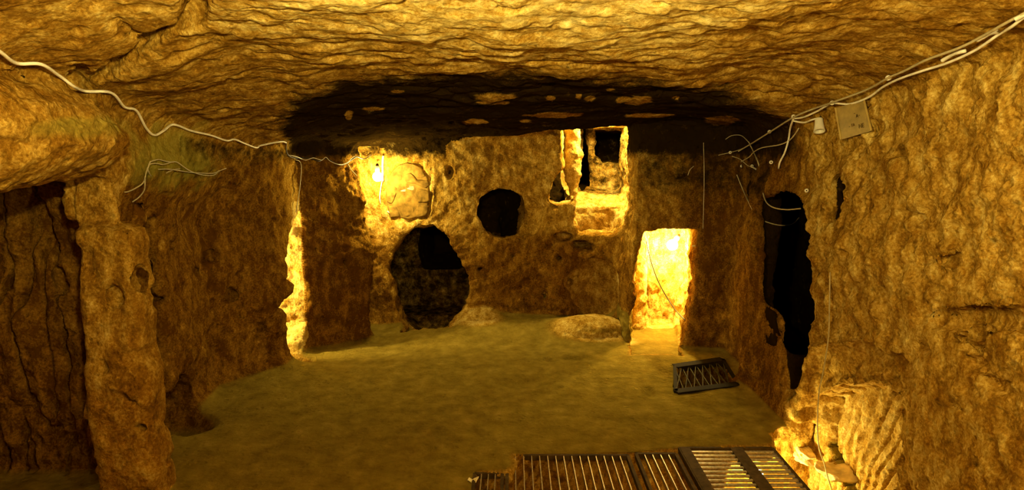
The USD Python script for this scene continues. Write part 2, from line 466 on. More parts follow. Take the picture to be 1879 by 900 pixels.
# small holes and a groove, each sunk where the rock face stands
def face_at(u, v):
    r = ray(u, v)
    for t in np.arange(1.6, 9, 0.008):
        p = EYE + r * t
        i = [min(int(np.searchsorted(g, c)), len(g) - 1) for g, c in zip((gx, gy, gz), p)]
        if d[tuple(i)] > 0:
            return p, t
    return p, t


for u, v, a, b in [(213, 545, 13, 22), (258, 515, 15, 22), (285, 549, 17, 12), (310, 450, 11, 9), (355, 500, 9, 10), (430, 540, 9, 11), (197, 672, 9, 15), (112, 520, 14, 26), (260, 787, 6, 5), (250, 735, 4, 6), (345, 640, 8, 10), (385, 470, 8, 9), (480, 600, 9, 12),
                   (1785, 616, 16, 14), (1790, 668, 13, 9), (1660, 285, 10, 11), (1745, 480, 9, 9), (1830, 706, 9, 8), (1755, 745, 9, 8), (1700, 640, 7, 7), (1585, 238, 6, 7), (1680, 395, 9, 9),
                   (825, 316, 8, 13), (880, 493, 9, 8), (1025, 475, 10, 10), (1043, 517, 10, 11), (1070, 448, 24, 10), (1035, 432, 18, 7), (630, 480, 6, 9), (940, 470, 6, 6), (1000, 540, 7, 7)]:
    p, t = face_at(u, v)
    a, b = a * t / FPX, b * t / FPX
    ell(p + ray(u, v) * 0.03, (max(a, 0.03), max(a, 0.07), max(b, 0.028)), 0.008)
GV = [face_at(u, v)[0] for u, v in [(1708, 592), (1750, 587), (1800, 585), (1850, 586), (1890, 588)]]
for a, b in zip(GV[:-1], GV[1:]):
    capsule(a, b, 0.04, 0.01)
    capsule(a + [0.03, 0, 0], b + [0.03, 0, 0], 0.035, 0.01)


# ------------------------------------------------------------------ surface nets
def surface_nets(d):
    neg = d < 0
    c = np.zeros(tuple(n - 1 for n in d.shape), np.uint8)
    corners = [(i, j, k) for i in (0, 1) for j in (0, 1) for k in (0, 1)]
    for i, j, k in corners:
        c += neg[i:d.shape[0] - 1 + i, j:d.shape[1] - 1 + j, k:d.shape[2] - 1 + k]
    cell = np.argwhere((c > 0) & (c < 8))
    index = np.full(c.shape, -1, np.int32)
    index[tuple(cell.T)] = np.arange(len(cell))
    acc, cnt = np.zeros((len(cell), 3)), np.zeros(len(cell))
    val = {o: d[tuple((cell + o).T)] for o in corners}
    for o in corners:
        for ax in range(3):
            if o[ax] == 0:
                o2 = tuple(1 if a == ax else o[a] for a in range(3))
                a, b = val[o], val[o2]
                m = (a < 0) != (b < 0)
                t = np.where(m, a / np.where(m, a - b, 1), 0)
                p = np.tile(np.array(o, float), (len(cell), 1))
                p[:, ax] = t
                acc[m] += p[m]
                cnt[m] += 1
    q = cell + acc / cnt[:, None]
    verts = np.stack([np.interp(q[:, k], np.arange(len(g)), g) for k, g in enumerate((gx, gy, gz))], 1)
    quads = []
    for ax in range(3):
        sl0 = [slice(None)] * 3; sl1 = [slice(None)] * 3
        sl0[ax], sl1[ax] = slice(0, -1), slice(1, None)
        e = np.argwhere(neg[tuple(sl0)] != neg[tuple(sl1)])
        b, cc = [(1, 2), (2, 0), (0, 1)][ax]
        ok = (e[:, b] > 0) & (e[:, cc] > 0) & (e[:, b] < d.shape[b] - 1) & (e[:, cc] < d.shape[cc] - 1)
        e = e[ok]
        ids = []
        for db, dc in ((-1, -1), (0, -1), (0, 0), (-1, 0)):
            o = e.copy(); o[:, b] += db; o[:, cc] += dc
            ids.append(index[tuple(o.T)])
        qd = np.stack(ids, 1)
        flip = neg[tuple(e.T)]                       # air first: the face looks back to -axis
        qd[flip] = qd[flip][:, ::-1]
        quads.append(qd)
    quads = np.vstack(quads)
    return verts, np.vstack([quads[:, [0, 1, 2]], quads[:, [0, 2, 3]]])


V, T = surface_nets(d)


def refine(v, f, limit):
    """Splits the edges longer than limit pixels in the picture, conformingly."""
    u, w, z = project(v)
    ok = (z > 0.3) & (u > -260) & (u < 2140) & (w > -200) & (w < 1100)
    e = np.sort(np.vstack([f[:, [0, 1]], f[:, [1, 2]], f[:, [2, 0]]]), 1)
    key = e[:, 0].astype(np.int64) * len(v) + e[:, 1]
    uk, inv = np.unique(key, return_inverse=True)
    a, b = (uk // len(v)).astype(int), (uk % len(v)).astype(int)
    px = np.linalg.norm(v[a] - v[b], axis=1) * FPX / np.maximum(np.minimum(z[a], z[b]), 0.3)
    split = ok[a] & ok[b] & (px > limit)
    mid = np.full(len(uk), -1)
    mid[split] = len(v) + np.arange(split.sum())
    v2 = np.vstack([v, (v[a[split]] + v[b[split]]) / 2])
    n = len(f)
    m = np.stack([mid[inv[:n]], mid[inv[n:2 * n]], mid[inv[2 * n:]]], 1)
    s = m >= 0
    count, out = s.sum(1), [f[s.sum(1) == 0]]
    i = count == 3
    F_, M = f[i], m[i]
    out += [np.stack([F_[:, 0], M[:, 0], M[:, 2]], 1), np.stack([F_[:, 1], M[:, 1], M[:, 0]], 1), np.stack([F_[:, 2], M[:, 2], M[:, 1]], 1), M]
    for k in range(3):
        i = (count == 1) & s[:, k]
        A, B, C, P = f[i, k], f[i, (k + 1) % 3], f[i, (k + 2) % 3], m[i, k]
        out += [np.stack([A, P, C], 1), np.stack([P, B, C], 1)]
        i = (count == 2) & ~s[:, k]                  # edges k+1 and k+2 are split
        A, B, C = f[i, k], f[i, (k + 1) % 3], f[i, (k + 2) % 3]
        P, Q = m[i, (k + 1) % 3], m[i, (k + 2) % 3]
        out += [np.stack([C, Q, P], 1), np.stack([A, B, P], 1), np.stack([A, P, Q], 1)]
    return v2, np.vstack(out)


def normals(v, f):
    n = np.zeros_like(v)
    fn = np.cross(v[f[:, 1]] - v[f[:, 0]], v[f[:, 2]] - v[f[:, 0]])
    for k in range(3):
        for c in range(3):
            n[:, c] += np.bincount(f[:, k], fn[:, c], len(v))
    return n / (np.linalg.norm(n, axis=1, keepdims=True) + 1e-20)


V, T = refine(V, T, 7.0)
V, T = refine(V, T, 5.0)
N = normals(V, T)
x, y, z = V.T
up = N[:, 2]

# kinds of ground, as soft weights
is_floor = smooth01(up, 0.5, 0.8) * (z < 0.35) * (y < 7.9)
is_ceil = smooth01(-up, 0.3, 0.7) * (z > 1.75)
is_wall = np.clip(1 - is_floor - is_ceil, 0, 1)
in_pit = (z < -0.02) * (y < 4.4)
right = is_wall * (x > 1.6) * (y < 4.4)
recess = smooth01(x, 2.12, 2.20) * (y > 3.0) * (y < 4.33) * (z < 0.8) * (z > -0.7)
fissured = is_wall * (x < -2.3) * (y < 3.75) * (z < 1.9)

h = 0.055 * noise(V, 1.4, 1) * (1 - 0.75 * is_floor) + 0.028 * noise(V, 4.2, 2) * (1 - 0.7 * is_floor)
rough = np.where(is_floor > 0.5, 0.25, 1.0)
rough = rough * np.where((x < -1.85) & (x > -2.36) & (y > 3.12) & (y < 3.5) & (z < 1.62), 0.5, 1.0)
rough = rough * (1 - 0.45 * is_ceil) * np.where((x > 1.9) & (y > 3.1) & (y < 4.4) & (z < 0.75), 0.5, 1.0)
h += rough * (0.015 * noise(V, 10, 3) + 0.010 * noise(V, 22, 4) + 0.0055 * noise(V, 47, 5) + 0.003 * noise(V, 95, 6))
# flaking of the ceiling, in shelves
fl = noise(V, (3.0, 7.0, 3.0), 11) + 0.6 * noise(V, (9, 20, 9), 12)
h += is_ceil * (0.010 * np.tanh(fl * 4) + 0.006 * noise(V, (14, 26, 14), 13) - 0.030 * smooth01(noise(V, (9, 20, 9), 15) + 0.7 * noise(V, 2.2, 16), 0.45, 0.95) + 0.005 * (np.abs(noise(V, (7, 16, 7), 14)) - 0.4))
# pick marks of the right wall, steep and slightly slanting
q = np.stack([x, y + 0.25 * z, z - 0.25 * y], 1)
pick = noise(q, (10, 17, 7.5), 21)
h += right * (1 - recess) * (1 - 0.6 * smooth01(-z, -1.2, -1.0) * smooth01(-y, -3.3, -3.0)) * (0.028 * pick + 0.016 * -np.maximum(0, noise(q, (20, 34, 17), 22)) + 0.006 * noise(q, 60, 23))
# chisel grooves in the recess
gr = np.abs(np.mod((y + 0.42 * z * smooth01(-y, -4.2, -3.4)) / 0.085 + 0.12 * noise(V, 4, 24), 1) * 2 - 1)
h += recess * (0.050 * smooth01(gr, 0.0, 0.35) - 0.034 + 0.008 * noise(V, 30, 25))
# tall fissures of the alcove
fz = noise(V, (11, 11, 1.3), 26)
h += fissured * (-0.11 * smooth01(-np.abs(fz), -0.10, 0.0) + 0.035 * noise(V, (14, 14, 4), 27) + 0.022 * noise(V, (26, 26, 14), 28) * smooth01(-z, -0.75, -0.35))
h += is_wall * (x < -1.7) * (y < 3.5) * (z > 1.75) * (0.016 * noise(V, (9, 15, 7), 33) + 0.010 * noise(V, (24, 30, 18), 34))
# the left wall and the back wall are pitted
h += is_wall * (x < 1.6) * -0.018 * smooth01(noise(V, 9, 29), 0.35, 0.8)
h += is_wall * (y > 6.2) * (0.008 * noise(V, 16, 30) + 0.007 * noise(V, 38, 31))
V0 = V
V = V + N * h[:, None]
N = normals(V, T)
U_, W_, D_ = project(V)

# ------------------------------------------------------------------ rock tones: sooty black plus painted shade, paleness plus painted light, lichen; earth


def blob(u, v, ru, rv, soft=0.5):
    k = np.hypot((U_ - u) / ru, (W_ - v) / rv) + 0.45 * noise(V0, 7, 71) + 0.3 * noise(V0, 19, 72)
    return smooth01(-k, -1 - soft, -1 + soft)


x, y, z = V0.T
edge = interp(x, [(-2.2, 6.4), (-1.75, 4.7), (-1.4, 4.0), (-1.0, 3.75), (-0.3, 3.6), (0.0, 3.55), (0.3, 3.5), (0.9, 3.75), (1.3, 3.9), (1.7, 4.2), (2.1, 4.6)])
soot_shade = smooth01(y - edge, -0.25, 0.35) * smooth01(z, 1.80, 2.0) * (y < 6.75)
soot_shade = np.maximum(soot_shade, 0.6 * smooth01(x, 1.1, 1.3) * smooth01(z, 1.35, 1.7) * (y > 4.9))
soot_shade = np.maximum(soot_shade, 0.62 * smooth01(z, 1.7, 2.0) * (y > 4.2) * (x < -1.3) * is_wall)
for u, v, ru, rv in [(903, 181, 34, 9), (1165, 185, 36, 7), (1020, 212, 52, 4.5), (1320, 221, 30, 7), (640, 212, 7, 7), (1082, 181, 10, 4), (965, 222, 14, 4), (1010, 180, 8, 4), (690, 200, 20, 3), (730, 168, 14, 3), (875, 224, 26, 4), (1062, 178, 6, 5), (1120, 165, 9, 3), (1240, 180, 7, 3), (1190, 212, 40, 4)]:
    soot_shade = soot_shade * (1 - 0.9 * blob(u, v, ru, rv, 0.3) * (z > 1.8))
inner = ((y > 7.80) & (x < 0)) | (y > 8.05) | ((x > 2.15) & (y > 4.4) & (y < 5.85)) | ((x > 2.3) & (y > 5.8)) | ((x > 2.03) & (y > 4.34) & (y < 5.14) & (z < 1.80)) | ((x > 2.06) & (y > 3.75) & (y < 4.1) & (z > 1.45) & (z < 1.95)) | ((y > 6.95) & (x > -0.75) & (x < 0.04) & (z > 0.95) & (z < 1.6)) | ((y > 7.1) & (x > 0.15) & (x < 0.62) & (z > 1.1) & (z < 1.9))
soot_shade = np.maximum(soot_shade, 0.72 * ((y > 6.98) & (x < -0.1)))  # egg-shaped chamber dimmed in its colour, painted shade
soot_shade = np.maximum(soot_shade, 0.62 * ((y > 7.6) & (x > 0.78) & (x < 1.5) & (z > 1.45)))  # back of the window niche, shade painted in likewise
soot_shade = np.maximum(soot_shade, 1.0 * inner)                 # shade of the unlit openings, painted with the sooty black
pale = 0.55 * is_ceil * (1 - soot_shade) * smooth01(-y, -4.2, -2.2) * smooth01(-np.abs(x - 0.0), -1.8, -0.4) + 0.12 * right  # ceiling paler towards its near middle, right wall slightly paler
pale += 0.2 * recess + 0.32 * (((y > 6.9) & (x > 0.4)) | ((y > 6.25) & (x > 1.21))) + 0.12 * (y > 6.2) * (x < -0.3) + 0.45 * (x < -2.0) * (y > 5.72) * (z < 1.5)  # lamplight painted into recess, niche, passage and slit as paler rock
pale = pale - 0.36 * smooth01(-x, 1.6, 1.75) * smooth01(-y, -5.75, -5.55) * smooth01(-z, -1.95, -1.8) * (y > 3.5)  # shade painted into the left wall, away from the lamps
pale = pale - 0.42 * smooth01(x, 1.55, 1.8) * smooth01(y, 4.2, 4.7) * (y < 6.2) - 0.30 * smooth01(y, 5.8, 6.2) * smooth01(-z, -1.2, -0.8) * (y < 7.12) * (1 - (x > 1.21) * (y > 6.25))  # right pillar and lower back wall darkened in colour as shade
pale = pale - 0.36 * smooth01(y, 5.7, 5.9) * smooth01(-x, 1.42, 1.5) * (y < 6.36) * (x > -2.0)  # painted shade where the corner bulb does not reach
green = blob(320, 285, 70, 45, 0.6) * (x < -1.8) * 1.2 + 0.7 * blob(140, 232, 80, 18, 0.5) * (x < -1.6)
earth = np.maximum(is_floor, (x > 0.4) * (x < 1.25) * (y > 6.15) * (y < 6.72) * (z < 0.3)) * (z > -0.3) * (y < 6.9)
mask = np.stack([soot_shade, np.clip(pale + 0.5, 0, 1), np.clip(green, 0, 1)], 1).astype(np.float32)
lit_tuff = smooth01(-np.hypot((x - 0.85) / 0.55, (y - 6.42) / 0.30), -1, -0.6) + smooth01(-np.hypot((x + 0.36) / 0.34, (y - 6.66) / 0.24), -1, -0.5)  # mounds: paler stone, with lamplight painted into the colour too
lit_tuff = np.clip(lit_tuff, 0, 1) * (z < 0.4) * smooth01(up, 0.2, 0.5)
earth = earth * (1 - 0.85 * lit_tuff)
mask[:, 1] = np.clip(mask[:, 1] + 0.62 * lit_tuff, 0, 1)
earthc = np.stack([earth, earth, earth], 1).astype(np.float32)

# ------------------------------------------------------------------ which piece of the place each face belongs to
C = V0[T].mean(1)
FU = N[T].mean(1)[:, 2]
cu, cv, _ = project(C)
cx, cy, cz = C.T
piece = np.full(len(T), "wall_back", dtype=object)
piece[cx < -1.45] = "wall_left"
piece[(cx > 1.6) & (cy < 5.98)] = "wall_right"
piece[(cy < -1.0)] = "wall_front"
piece[(cx > 1.6) & (cx < 2.35) & (cy > 4.15) & (cy < 5.24) & (cu < 1446) & (cz < 2.1)] = "rock_pillar_right"
piece[(cx < -1.85) & (cx > -2.36) & (cy > 3.12) & (cy < 3.75) & (cz < 1.64)] = "rock_pillar"
piece[(cx < -1.7) & (cy > 1.5) & (cy < 3.42) & (cz > 1.78) & (cz < 2.36) & (FU > -0.97)] = "rock_ledge"
piece[(FU < -0.45) & (cz > 2.0) & (piece != "rock_ledge")] = "ceiling"
piece[((FU > 0.5) & (cz < 0.35)) | (cz < -0.03)] = "floor"
LABELS = {
    "rock_pillar": ("rock_pillar", "tan carved rock pillar at far left beside the fissured alcove", "pillar"),
    "rock_pillar_right": ("rock_pillar", "dark brown rock pillar between lit doorway and black doorway", "pillar"),
}


def write_piece(path, faces):
    ids, inv = np.unique(faces, return_inverse=True)
    m = UsdGeom.Mesh.Define(stage, path)
    m.CreatePointsAttr(Vt.Vec3fArray.FromNumpy(V[ids].astype(np.float32)))
    m.CreateFaceVertexCountsAttr(Vt.IntArray.FromNumpy(np.full(len(faces), 3, np.int32)))
    m.CreateFaceVertexIndicesAttr(Vt.IntArray.FromNumpy(inv.astype(np.int32).ravel()))
    m.CreateSubdivisionSchemeAttr("none")
    m.CreateNormalsAttr(Vt.Vec3fArray.FromNumpy(N[ids].astype(np.float32)))
    m.SetNormalsInterpolation("vertex")
    api = UsdGeom.PrimvarsAPI(m)
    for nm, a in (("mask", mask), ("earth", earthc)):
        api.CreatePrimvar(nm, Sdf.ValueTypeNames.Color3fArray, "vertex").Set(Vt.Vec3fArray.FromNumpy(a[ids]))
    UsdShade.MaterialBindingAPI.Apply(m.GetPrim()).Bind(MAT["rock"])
    return m.GetPrim()


for key in ["floor", "ceiling", "wall_left", "wall_right", "wall_back", "wall_front", "rock_pillar", "rock_pillar_right", "rock_ledge"]:
    sel = T[piece == key]
    if len(sel) == 0:
        continue
    if key == "rock_ledge":
        tag(write_piece(numbered("rock_ledge", "/World/wall_left"), sel), "bulging orange overhang")
    elif key in LABELS:
        nm, lab, cat = LABELS[key]
        tag(write_piece(numbered(nm), sel), lab, cat)
    else:
        tag(write_piece(numbered(key), sel), kind="structure")
print("rock", len(V), len(T))

# ------------------------------------------------------------------ finding the rock under a point of the photograph
seen = (D_ > 0.4) & (U_ > -60) & (U_ < 1940) & (W_ > -60) & (W_ < 960)
SV, SD = np.stack([U_[seen], W_[seen]], 1), D_[seen]
screen = cKDTree(SV)


def depth_at(u, v, rad=7):
    i = screen.query_ball_point((u, v), rad)
    return float(np.percentile(SD[i], 12)) if len(i) else float(SD[screen.query((u, v))[1]])


def at_depth(u, v, dist):
    return EYE + ray(u, v) * dist


def at(u, v, off=0.02):
    return at_depth(u, v, depth_at(u, v) - off)


def spline(p, n):
    p = np.asarray(p, float)
    q = np.vstack([2 * p[0] - p[1], p, 2 * p[-1] - p[-2]])
    out = []
    for i in range(1, len(q) - 2):
        t = np.linspace(0, 1, n, endpoint=False)[:, None]
        a, b, c, e = q[i - 1], q[i], q[i + 1], q[i + 2]
        out.append(0.5 * (2 * b + (c - a) * t + (2 * a - 5 * b + 4 * c - e) * t ** 2 + (3 * b - a - 3 * c + e) * t ** 3))
    return np.vstack(out + [p[-1:]])


def cable_points(px, off=0.014, hang=False):
    s = spline(px, 7)
    raw = minimum_filter1d(np.array([depth_at(u, v) for u, v in s]), 3, mode="nearest")
    if hang:
        dd = np.linspace(depth_at(*px[0]), depth_at(*px[-1]), len(s)) - off
    else:
        dd = gaussian_filter1d(raw, 1.5, mode="nearest") - off
    dd = gaussian_filter1d(np.minimum(dd, raw - 0.008), 0.8, mode="nearest")
    return np.array([at_depth(u, v, k) for (u, v), k in zip(s, dd)])


def cable(name, px, r, mat, label, cat="cable", group=None, parent=None, **how):
    pts = cable_points(px, **how)
    if parent is not None:
        return obj(name, tube(pts, r, 7), mat, parent, loc=parent.GetAttribute("xformOp:translate").Get(), smooth=True)
    return tag(obj(name, tube(pts, r, 7), mat, smooth=True), label, cat, group)


# ------------------------------------------------------------------ lamps


def bulb_mesh(r):
    m = trimesh.creation.icosphere(2, r)
    return m


def lamp(name, key, label, cord_to=None, axis=(0, 0, 1), holder=True, bowl=None):
    pos, r, power = LAMPS[key]
    pos = np.array(pos, float)
    t = thing(name, label, "lamp", pos)
    m = bulb_mesh(r)
    obj("bulb", m, f"bulb_{key}", t, smooth=True)
    if holder:
        a = np.asarray(axis, float) / np.linalg.norm(axis)
        obj("socket", join([tube([a * r * 0.9, a * (r + 0.03), a * (r + 0.06)], [r * 0.45, r * 0.5, r * 0.42], 12)]), "white_plastic", t)
        if cord_to is not None:
            obj("cord", tube([a * (r + 0.07), [0, 0, cord_to - pos[2]]], 0.004, 6), "black_cable", t)
        obj("collar", tube([a * (r + 0.055), a * (r + 0.07), a * (r + 0.085)], [r * 0.3, r * 0.3, r * 0.15], 12), "dark_iron", t)
    if bowl:  # added bowl that cuts off the downward light
        R_ = bowl
        th = np.linspace(0, 1, 9)
        outer = [(R_ * math.sin(a * 1.5), -0.05 - R_ * 0.34 * (math.cos(a * 1.5) - math.cos(1.5)) ) for a in th]
        inner = [(x_ * 0.97, z_ + 0.004) for x_, z_ in outer[::-1]]
        obj("added_bowl_shade", trimesh.creation.revolve(np.array(outer + inner + outer[:1]), sections=40), "dark_iron", t, smooth=40)
        for a in (0.5, 2.6, 4.7):
            e = np.array([math.cos(a), math.sin(a), 0]) * R_ * 0.98 + [0, 0, -0.05]
            obj("shade_rod", tube([e, e * [0.5, 0.5, 0] + [0, 0, 0.03], [0, 0, r + 0.075]], 0.003, 6), "dark_iron", t)
    return t


lamp("unseen_lamp", "key", "unseen bulb hanging just ahead of the camera, with an added dark bowl shade to shape its light", cord_to=2.70, bowl=0.16)  # out of view; the bowl is added to dim floor and lower walls
lamp("unseen_lamp", "right", "added unseen second bulb near the camera, lighting the right wall", cord_to=2.8)  # fill bulb added out of view to brighten the right wall
lamp("wall_lamp", "corner", "glowing bulb at upper left corner of the back wall")
lamp("wall_lamp", "door", "blazing bulb inside the lit doorway at back right", axis=(0.6, 0.2, 0.8))
lamp("wall_lamp", "side", "bulb of the side room behind the bright slit")
lamp("wall_lamp", "shaft", "bulb up in the shaft above the window niche")
lamp("pit_lamp", "pit", "small bulb in the pit under the crosswise grate", axis=(0.0, 1, 0.2))


# ------------------------------------------------------------------ floor grates over the lit pit
def bar_y(x, y0, y1, z=0.012, w=0.006, hgt=0.03):
    return box((x - w / 2, y0, z - hgt), (x + w / 2, y1, z))


def bar_x(y, x0, x1, z=0.012, w=0.008, hgt=0.03):
    return box((x0, y - w / 2, z - hgt), (x1, y + w / 2, z))


def grate(label, x0, x1, y0, y1, along, n, group=None, extra=()):
    t = thing("floor_grate", label, "grate", ((x0 + x1) / 2, (y0 + y1) / 2, 0))
    loc = ((x0 + x1) / 2, (y0 + y1) / 2, 0)
    for m in (bar_y(x0, y0, y1, 0.014, 0.02, 0.035), bar_y(x1, y0, y1, 0.014, 0.02, 0.035), bar_x(y0, x0, x1, 0.014, 0.02, 0.035), bar_x(y1, x0, x1, 0.014, 0.02, 0.035)):
        obj("frame_bar", m, "dark_iron", t, smooth=False, loc=loc)
    for k in range(n):
        f = (k + 1) / (n + 1)
        if along == "y":
            m = bar_y(x0 + (x1 - x0) * f, y0 + 0.01, y1 - 0.01, 0.012, 0.0065)
        else:
            m = bar_x(y0 + (y1 - y0) * f, x0 + 0.01, x1 - 0.01, 0.012, 0.018, 0.012)
        obj("bar", m, "bar_iron" if along == "y" else "lamplit_iron", t, smooth=False, loc=loc)
    for m in extra:
        obj("cross_strap", m, "dark_iron", t, smooth=False, loc=loc)


grate("small iron floor grate of three bars at the left end of the pit", -0.23, -0.06, 2.4, 3.60, "y", 3)
grate("wide iron floor grate with bars running away from the camera", -0.03, 0.755, 2.4, 3.83, "y", 14)
grate("narrow iron floor grate between the two wide grates", 0.815, 1.075, 2.4, 3.85, "y", 4)
grate("iron floor grate with crosswise bright bars near the right wall", 1.12, 1.74, 2.4, 3.93, "x", 29,
      extra=[box((1.455, 2.42, -0.012), (1.535, 3.92, 0.0165)), box((1.12, 2.42, -0.012), (1.185, 3.92, 0.0165))])

# lattice grate sunk in the shaft beside the right pillar
q = [np.array([*p, 0.004]) for p in SHAFT]
ctr = sum(q) / 4
t = thing("lattice_grate", "small dark lattice grate sunk in the floor beside right pillar", "grate", ctr)


def beam(a, b, w, hgt):
    e = (b - a) / np.linalg.norm(b - a)
    s = np.cross(e, [0, 0, 1.0])
    v = np.array([p + i * s * w / 2 + np.array([0, 0, j * hgt / 2]) for p in (a, b) for i in (-1, 1) for j in (-1, 1)])
    return trimesh.Trimesh(v, trimesh.convex.convex_hull(v).faces, process=False) if False else trimesh.convex.convex_hull(v)


for a, b, w in ((q[0], q[1], 0.09), (q[3], q[2], 0.08), (q[0], q[3], 0.03), (q[1], q[2], 0.03)):
    obj("frame_bar", beam(a, b, w, 0.05), "black_iron", t, smooth=False, loc=ctr)
nL = 7
for k in range(nL):
    for s0, s1 in ((0, 1), (1, 0)):
        f0, f1 = (k + 0.5 * 0 + s0) / nL, (k + s1) / nL
        a, b = q[0] + (q[1] - q[0]) * f0, q[3] + (q[2] - q[3]) * f1
        obj("lattice_bar", beam(a + [0, 0, 0.004 * s0], b + [0, 0, 0.004 * s0], 0.009, 0.010), "lattice_iron", t, smooth=False, loc=ctr)


# ------------------------------------------------------------------ loose rocks and litter
def lump(c, r, seed, amp=0.25, sub=4, freq=2.2):
    m = trimesh.creation.icosphere(sub)
    v = m.vertices
    hgt = amp * noise(v, freq, seed) + amp * 0.4 * noise(v, freq * 2.6, seed + 1) + amp * 0.15 * noise(v, freq * 7, seed + 2)
    m.vertices = np.sign(v) * np.abs(v) ** 0.85 * (1 + hgt)[:, None] * np.asarray(r) + np.asarray(c)
    return m


for (u0, v0), rr, sd, lab in [((1468, 830), (0.06, 0.13, 0.05), 3, "narrow pale rock along the right edge of the crosswise grate"),
                              ((1548, 866), (0.15, 0.10, 0.045), 8, "broad pale flat rock below the chiselled recess")]:
    c = on(u0, v0, 2, -0.20)
    tag(obj("loose_rock", lump(c, np.array(rr) * 1.1, sd), "stone", smooth=60), lab, "rock")


def crumple(c, size, seed, fold=0.5):
    g = np.linspace(-1, 1, 7)
    a, b = np.meshgrid(g, g, indexing="ij")
    p = np.stack([a * size + 0.25 * size * b, b * size * 0.8, size * (0.35 + fold * np.abs(a + 0.3 * b) + 0.35 * noise(np.stack([a, b, 0 * a], -1), 1.7, seed))], -1).reshape(-1, 3)
    p[:, 2] -= p[:, 2].min() - 0.004
    k = np.arange(49).reshape(7, 7)
    f = np.vstack([np.stack([k[:-1, :-1], k[1:, :-1], k[1:, 1:]], -1).reshape(-1, 3), np.stack([k[:-1, :-1], k[1:, 1:], k[:-1, 1:]], -1).reshape(-1, 3)])
    n = normals(p, f)
    low = p - n * 0.0015
    rim = np.concatenate([k[:-1, 0], k[-1, :-1], k[:0:-1, -1], k[0, :0:-1]])
    nx = np.roll(rim, -1)
    side = np.vstack([np.stack([rim, rim + 49, nx], 1), np.stack([nx, rim + 49, nx + 49], 1)])
    m = trimesh.Trimesh(np.vstack([p, low]), np.vstack([f, f[:, ::-1] + 49, side]), process=False)
    m.apply_translation(c)
    return m


tag(obj("paper_scrap", crumple(on(868, 886, 2, 0.0), 0.028, 2), "paper", smooth=False), "folded pale paper scrap on the floor left of the grates", "paper")
for (u0, v0), sz, sd, lab in [((1239, 869), 0.022, 4, "crumpled yellow wrapper in the pit under the narrow grate"), ((1258, 872), 0.016, 6, "small crumpled wrapper in the pit beside the yellow one")]:
    tag(obj("wrapper", crumple(on(u0, v0, 2, -0.60), sz * 1.3, sd), "wrapper", smooth=False), lab, "litter")


# ------------------------------------------------------------------ stones that wall up the arch
def pillow(px, plane, proud, seed, back=0.06):
    """A stone with the outline px on the plane y = plane, its face proud of it towards the room."""
    import shapely.geometry as sg
    poly = sg.Polygon([on(u, v, 1, plane)[[0, 2]] for u, v in px])
    rings = []
    for inset, dep in ((0.0, back), (0.0, -proud * 0.35), (0.006, -proud * 0.8), (0.016, -proud)):
        g = poly.buffer(-inset)
        g = max(g.geoms, key=lambda s: s.area) if g.geom_type == "MultiPolygon" else g
        n = 20
        e = g.exterior
        c0 = np.array(poly.centroid.coords[0])
        ang = np.linspace(0, 2 * np.pi, n, endpoint=False)
        pts = []
        for a in ang:
            hit = sg.LineString([c0, c0 + 2 * np.array([np.cos(a), np.sin(a)])]).intersection(e)
            hp = np.array(hit.coords[0]) if hit.geom_type == "Point" else np.array(hit.geoms[0].coords[0]) if hasattr(hit, "geoms") and len(hit.geoms) else c0
            pts.append(hp)
        pts = np.array(pts)
        rings.append(np.stack([pts[:, 0], np.full(n, plane + dep), pts[:, 1]], 1))
    rings = np.array(rings)
    rings[1:, :, 1] += 0.012 * noise(rings[1:], 30, seed)
    v = np.vstack([rings.reshape(-1, 3), rings[-1].mean(0), rings[0].mean(0)])
    n, f = 20, []
    for r_ in range(3):
        for j in range(n):
            k = (j + 1) % n
            a, b, c, e = r_ * n + j, r_ * n + k, (r_ + 1) * n + k, (r_ + 1) * n + j
            f += [[a, b, c], [a, c, e]]
    for j in range(n):
        k = (j + 1) % n
        f += [[3 * n + j, 3 * n + k, 4 * n], [k, j, 4 * n + 1]]
    m = trimesh.Trimesh(v, np.array(f), process=False)
    if m.volume < 0:
        m.invert()
    return m


A0 = on(750, 350, 1, 6.78)
t = thing("blocked_arch", "arched opening walled up with rubble stones beside glowing bulb", "blocked opening", A0)
obj("mortar", pillow([(710, 380), (708, 345), (716, 318), (732, 302), (752, 298), (773, 306), (785, 326), (788, 360), (782, 394), (750, 403), (719, 398)], 6.762, 0.010, 39), "rubble", t, smooth=50, loc=A0)
for k, px in enumerate([[(716, 342), (722, 314), (736, 301), (752, 300), (752, 312), (742, 318), (738, 332)],
                        [(755, 300), (772, 306), (783, 324), (768, 328), (757, 320)],
                        [(741, 322), (756, 316), (766, 330), (786, 328), (789, 348), (762, 338), (741, 336)],
                        [(730, 340), (762, 341), (760, 352), (732, 353)],
                        [(711, 348), (727, 340), (729, 354), (721, 374), (710, 372)],
                        [(764, 345), (789, 351), (789, 372), (766, 372), (762, 355)],
                        [(735, 357), (758, 356), (762, 372), (760, 396), (740, 398), (731, 376)],
                        [(765, 375), (788, 376), (784, 396), (763, 400)],
                        [(713, 377), (728, 379), (736, 398), (716, 400)]]):
    obj("stone", pillow(px, 6.762, 0.012 + 0.008 * (k % 3), 40 + k), "stone" if k == 3 else "rubble", t, smooth=50, loc=A0)


